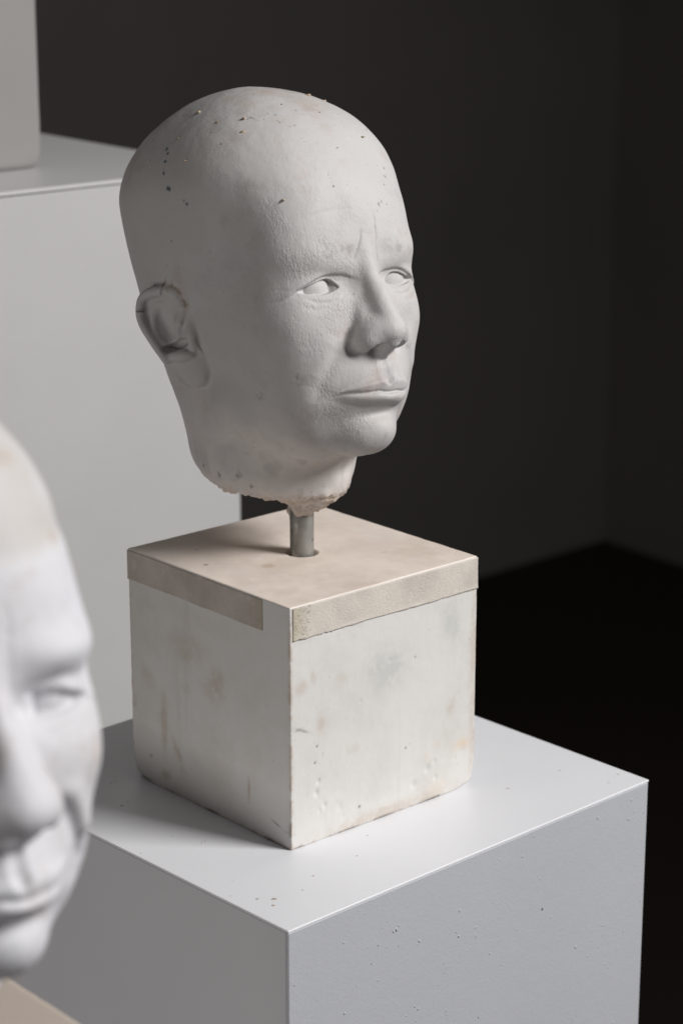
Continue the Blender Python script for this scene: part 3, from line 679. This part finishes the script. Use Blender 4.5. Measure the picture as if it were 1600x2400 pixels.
ha['skin'] = front * ~eyem * (.62 + .95 * np.clip(nb + .5 * vnoise(V, .04, 63), -.6, 1)) * (1 - .6 * np.exp(-((x / 20) ** 2 + ((z + 84) / 8) ** 2)))
ha['cap'] = np.zeros(len(V))
ha['neck_lift'] = np.clip(sig((-90 - z) / 10) * sig((-42 - y) / 6) * (.8 + .5 * nb), 0, .95)  # neck colour lightened in place of light bounced up from the block
V = V - N0 * (np.clip(1.3 - crk / .9, 0, 1) * .9 + np.clip(1 - lobe / .9, 0, 1) * .35)[:, None]
Wv, HM = head_world(V, *POSE)
MC = mat_cast('aged_plaster_cast')
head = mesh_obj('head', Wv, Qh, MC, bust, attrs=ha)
head['label'] = 'bald white plaster head with frown lines, blank eyes and a cut neck'
ME = mat_eye()
def ico(seed, n=2):
    import bmesh
    bm = bmesh.new(); bmesh.ops.create_icosphere(bm, subdivisions=n, radius=1); V = np.array([v.co[:] for v in bm.verts]); F = np.array([[v.index for v in f.verts] for f in bm.faces]); bm.free(); return V, F
sv, sf = ico(0, 5)
def eyeball(cx, parent, pose, dy=0.0):
    w, _ = head_world(sv * 14.66 + np.array([cx, EYE[1] + dy, EYE[2]]), *pose); return mesh_obj('eyeball', w, sf, ME, parent)
eyeball(-EYE[0], head, POSE); eyeball(EYE[0], head, POSE)
tc = NT('dried_plaster_crumb', .8, .2); MCR = tc.done(tc.mix(tc.noise(500, 3, .6, lo=.35, hi=.65), (.30, .22, .14), (.46, .38, .29)))
CR = [(-49.4, -90.2, 113.6, 2.4), (-56.1, -66.0, 103.6, 1.8), (-44.8, -50.1, 104.0, 2.1), (-52.4, -43.8, 94.7, 2.0), (-68.4, -92.3, 97.5, 1.6), (-77.0, -75.2, 81.6, 1.7), (-14.7, -46.9, 111.4, 1.1), (19.1, -60.2, 117.9, 2.2), (33.6, -60.3, 114.3, 1.6), (6.6, -35.4, 103.8, 1.0), (22.5, -36.0, 102.6, 1.9), (28.5, -21.1, 85.0, 2.0), (-0.7, -13.7, 78.4, 1.2), (-50.2, -14.4, 47.5, 2.1)]
iv, if_ = ico(0, 2)
for i, (cx, cy, cz, s) in enumerate(CR):
    rs = np.random.RandomState(40 + i); s *= .78; q = iv * np.array([1.7, .65, .6]) * s; a = rs.rand() * 6.28
    q = q * (1 + .65 * vnoise(iv * 2.3 + i * 3.1, 1.3, i))[:, None]
    q = q @ np.array([[math.cos(a), math.sin(a), 0], [-math.sin(a), math.cos(a), 0], [0, 0, 1]])
    if i in (10, 12): q *= np.array([1.1, 1.0, .35])
    k = np.argmin(((V - (cx, cy, cz)) ** 2).sum(1)); nn = N0[k]
    w, _ = head_world(q + V[k] + nn * s * .25, *POSE); mesh_obj('plaster_crumb', w, if_, MCR, head)
# ------------------------------------------------------------------ the blurred near bust at the left
bust2 = empty('plaster_bust', (-.139, -.397, -.07))
tag(bust2, 'large blurred plaster head cropped by the left edge, near the camera', 'sculpture', 'plaster busts')
POSE2 = (math.radians(37), math.radians(8), math.radians(0), (-.0942, -.4790, .2795), .8750)
V2, Q2 = head_mesh(lambda a, b, c: head_f(a, b, c, NEAR), 1.9, sub=0)
z2 = V2[:, 2]; seam = z2 - .10 * V2[:, 1] - .12 * V2[:, 0]; zero = np.zeros(len(V2))
cap2 = sig((seam - 52 + 3 * fbm(V2, .04, 2, 15)) / 1.8)
V2n = vnormals(V2, Q2); V2 = V2 + V2n * (fbm(V2, .05, 2, 3) * .4 + cap2 * 1.6)[:, None]
h2 = {k: zero for k in ('teal', 'dirt', 'grey', 'skin', 'neck_lift')}
h2['cap'] = cap2 * (.75 + .3 * np.clip(fbm(V2, .06, 2, 5), -1, 1))
def blob(c, s): return np.exp(-(((V2 - np.array(c)) / np.array(s)) ** 2).sum(1))
h2['warm'] = np.clip(blob((26, -22, 92), (14, 12, 3)) + blob((46, -14, 56), (7, 9, 2.5)), 0, .8) * np.clip(.55 + .8 * fbm(V2, .2, 2, 19), 0, 1)
W22, _ = head_world(V2, *POSE2)
head2 = mesh_obj('head', W22, Q2, mat_cast('pale_plaster_cast', (.60, .60, .63), (.48, .455, .43)), bust2, attrs=h2)
P2, Qb, Pc, ln = block_mesh(.15, .15, .15, 40, .0012, .6, 9)
La2 = np.array([-.75, -.66, 0]); Ra2 = np.array([.66, -.75, 0])
at2 = {k: np.zeros(len(P2)) for k in ('warm', 'green', 'dirt', 'cream')}; at2['top'] = (Pc[:, 2] > .0749).astype(float)
W3 = La2 * P2[:, :1] + Ra2 * P2[:, 1:2] + np.array([0, 0, 1]) * P2[:, 2:3] + np.array([-.139, -.397, -.07])
if np.dot(np.cross(La2, Ra2), (0, 0, 1)) < 0: Qb = Qb[:, ::-1]
mesh_obj('base_block', W3, Qb, mat_plinth('beige_block', (.47, .405, .35), .6, .1, .3), bust2, attrs=at2)
lathe('mounting_rod', [(.0001, .03), (.0073, .03), (.0073, .16), (.0001, .16)], -.139, -.405, bpy.data.materials['zinc_rod'], bust2)
# ------------------------------------------------------------------ pale block standing on the rear plinth
ub = np.array([math.cos(th), math.sin(th), 0]); vb = np.array([-math.sin(th), math.cos(th), 0])
bs = .17; cr = np.array([-.2160, .6490, 0]); P4, Q4, Pc4, _ = block_mesh(bs, bs, .30, 40, .0012, .5, 4)
W4 = ub * (P4[:, :1] - bs / 2) + vb * (P4[:, 1:2] + bs / 2) + np.array([0, 0, 1]) * P4[:, 2:3] + cr + np.array([0, 0, .3101])
rb = mesh_obj('pale_block', W4, Q4, mat_plinth('grey_beige_block', (.29, .278, .27), .6, .1, .2), attrs={k: np.zeros(len(P4)) for k in ('warm', 'green', 'dirt', 'cream', 'top')})
tag(rb, 'pale square block standing on the rear plinth, top left', 'block')
# ------------------------------------------------------------------ specks of dirt on the front plinth's top, paint grit on its lit side
td = NT('dark_dirt', .9, .1); MDK = td.done((.06, .048, .038)); tt = NT('tan_dirt', .9, .1); MTN = tt.done(tt.mix(tt.noise(900, 3, .6, lo=.35, hi=.65), (.50, .44, .38), (.34, .26, .19)))
TS = [(-0.1052, 0.0657, 'd', 1.3), (-0.102, 0.0709, 'd', 0.8), (-0.1121, 0.1028, 'd', 0.9), (-0.1148, 0.1001, 'd', 0.7), (0.0383, -0.0067, 'd', 1.0), (-0.0175, -0.0632, 't', 2.0), (-0.0082, -0.0632, 't', 3.0), (-0.0084, -0.0712, 't', 2.2), (0.0132, -0.0335, 't', 1.6), (0.0074, -0.0518, 'd', 0.8), (0.2043, 0.1144, 't', 1.8), (0.1969, 0.1014, 't', 1.4), (0.1678, 0.1206, 't', 1.6), (-0.0514, 0.0134, 'd', 0.7), (-0.0329, -0.0594, 'd', 0.7), (-0.0326, -0.0391, 'd', 0.6), (-0.0709, 0.0207, 'd', 0.6), (0.0446, 0.0219, 't', 1.4), (0.1332, 0.092, 't', 2.0), (-0.0879, -0.0032, 'd', 0.7)]
def crumb(name, pos, axes, mat, parent, seed):
    rs = np.random.RandomState(seed); q = iv * (1 + .6 * vnoise(iv * 2.1 + seed, 1.2, seed))[:, None]; a = rs.rand() * 6.28
    q = q @ np.array([[math.cos(a), math.sin(a), 0], [-math.sin(a), math.cos(a), 0], [0, 0, 1]])
    return mesh_obj(name, np.array(pos) + q @ np.array(axes), if_, mat, parent)
for i, (sx, sy, k, s) in enumerate(TS):
    s *= .00034; crumb('dirt_speck', (sx, sy, .0000), [(s * 1.5, 0, 0), (0, s, 0), (0, 0, s * (.5 if k == 'd' else .12) + .00004)], MDK if k == 'd' else MTN, p1, 100 + i)
RG = [(0.0607, -0.0462, -0.0272, 2.2), (0.059, -0.0478, -0.028, 1.6), (0.0619, -0.045, -0.0257, 1.4), (0.0504, -0.0559, -0.0322, 1.6), (0.0985, -0.0107, -0.0333, 1.8), (0.0983, -0.011, -0.0497, 1.6), (0.0969, -0.0123, -0.0463, 1.2), (0.0744, -0.0334, -0.0413, 1.8), (0.0731, -0.0345, -0.0429, 1.3), (0.1181, 0.0076, -0.0704, 1.3), (0.175, 0.061, -0.0935, 1.8), (0.1515, 0.0389, -0.0567, -1.6), (0.074, -0.0337, -0.0847, 1.6), (0.072, -0.0356, -0.0823, 1.2), (0.0312, -0.0738, -0.0655, 1.8), (0.0036, -0.0997, -0.0343, 1.2), (0.1875, 0.0727, -0.0116, 1.8), (0.2093, 0.0931, -0.0216, 1.6), (0.0462, -0.0598, -0.0422, -0.8), (0.0307, -0.0743, -0.0215, 1.4), (0.1112, 0.0012, -0.1095, -0.8)]
nR = np.array([.6839, -.7295, 0]); eR = np.array([.7295, .6839, 0])
for i, (sx, sy, sz, s) in enumerate(RG):
    a = abs(s) * .00045
    crumb('paint_grit' if s > 0 else 'dirt_speck', np.array((sx, sy, sz)) - nR * .0002, [eR * a, (0, 0, a * 1.1), nR * (a * .2 + .0002)], PS if s > 0 else MDK, p1, 200 + i)
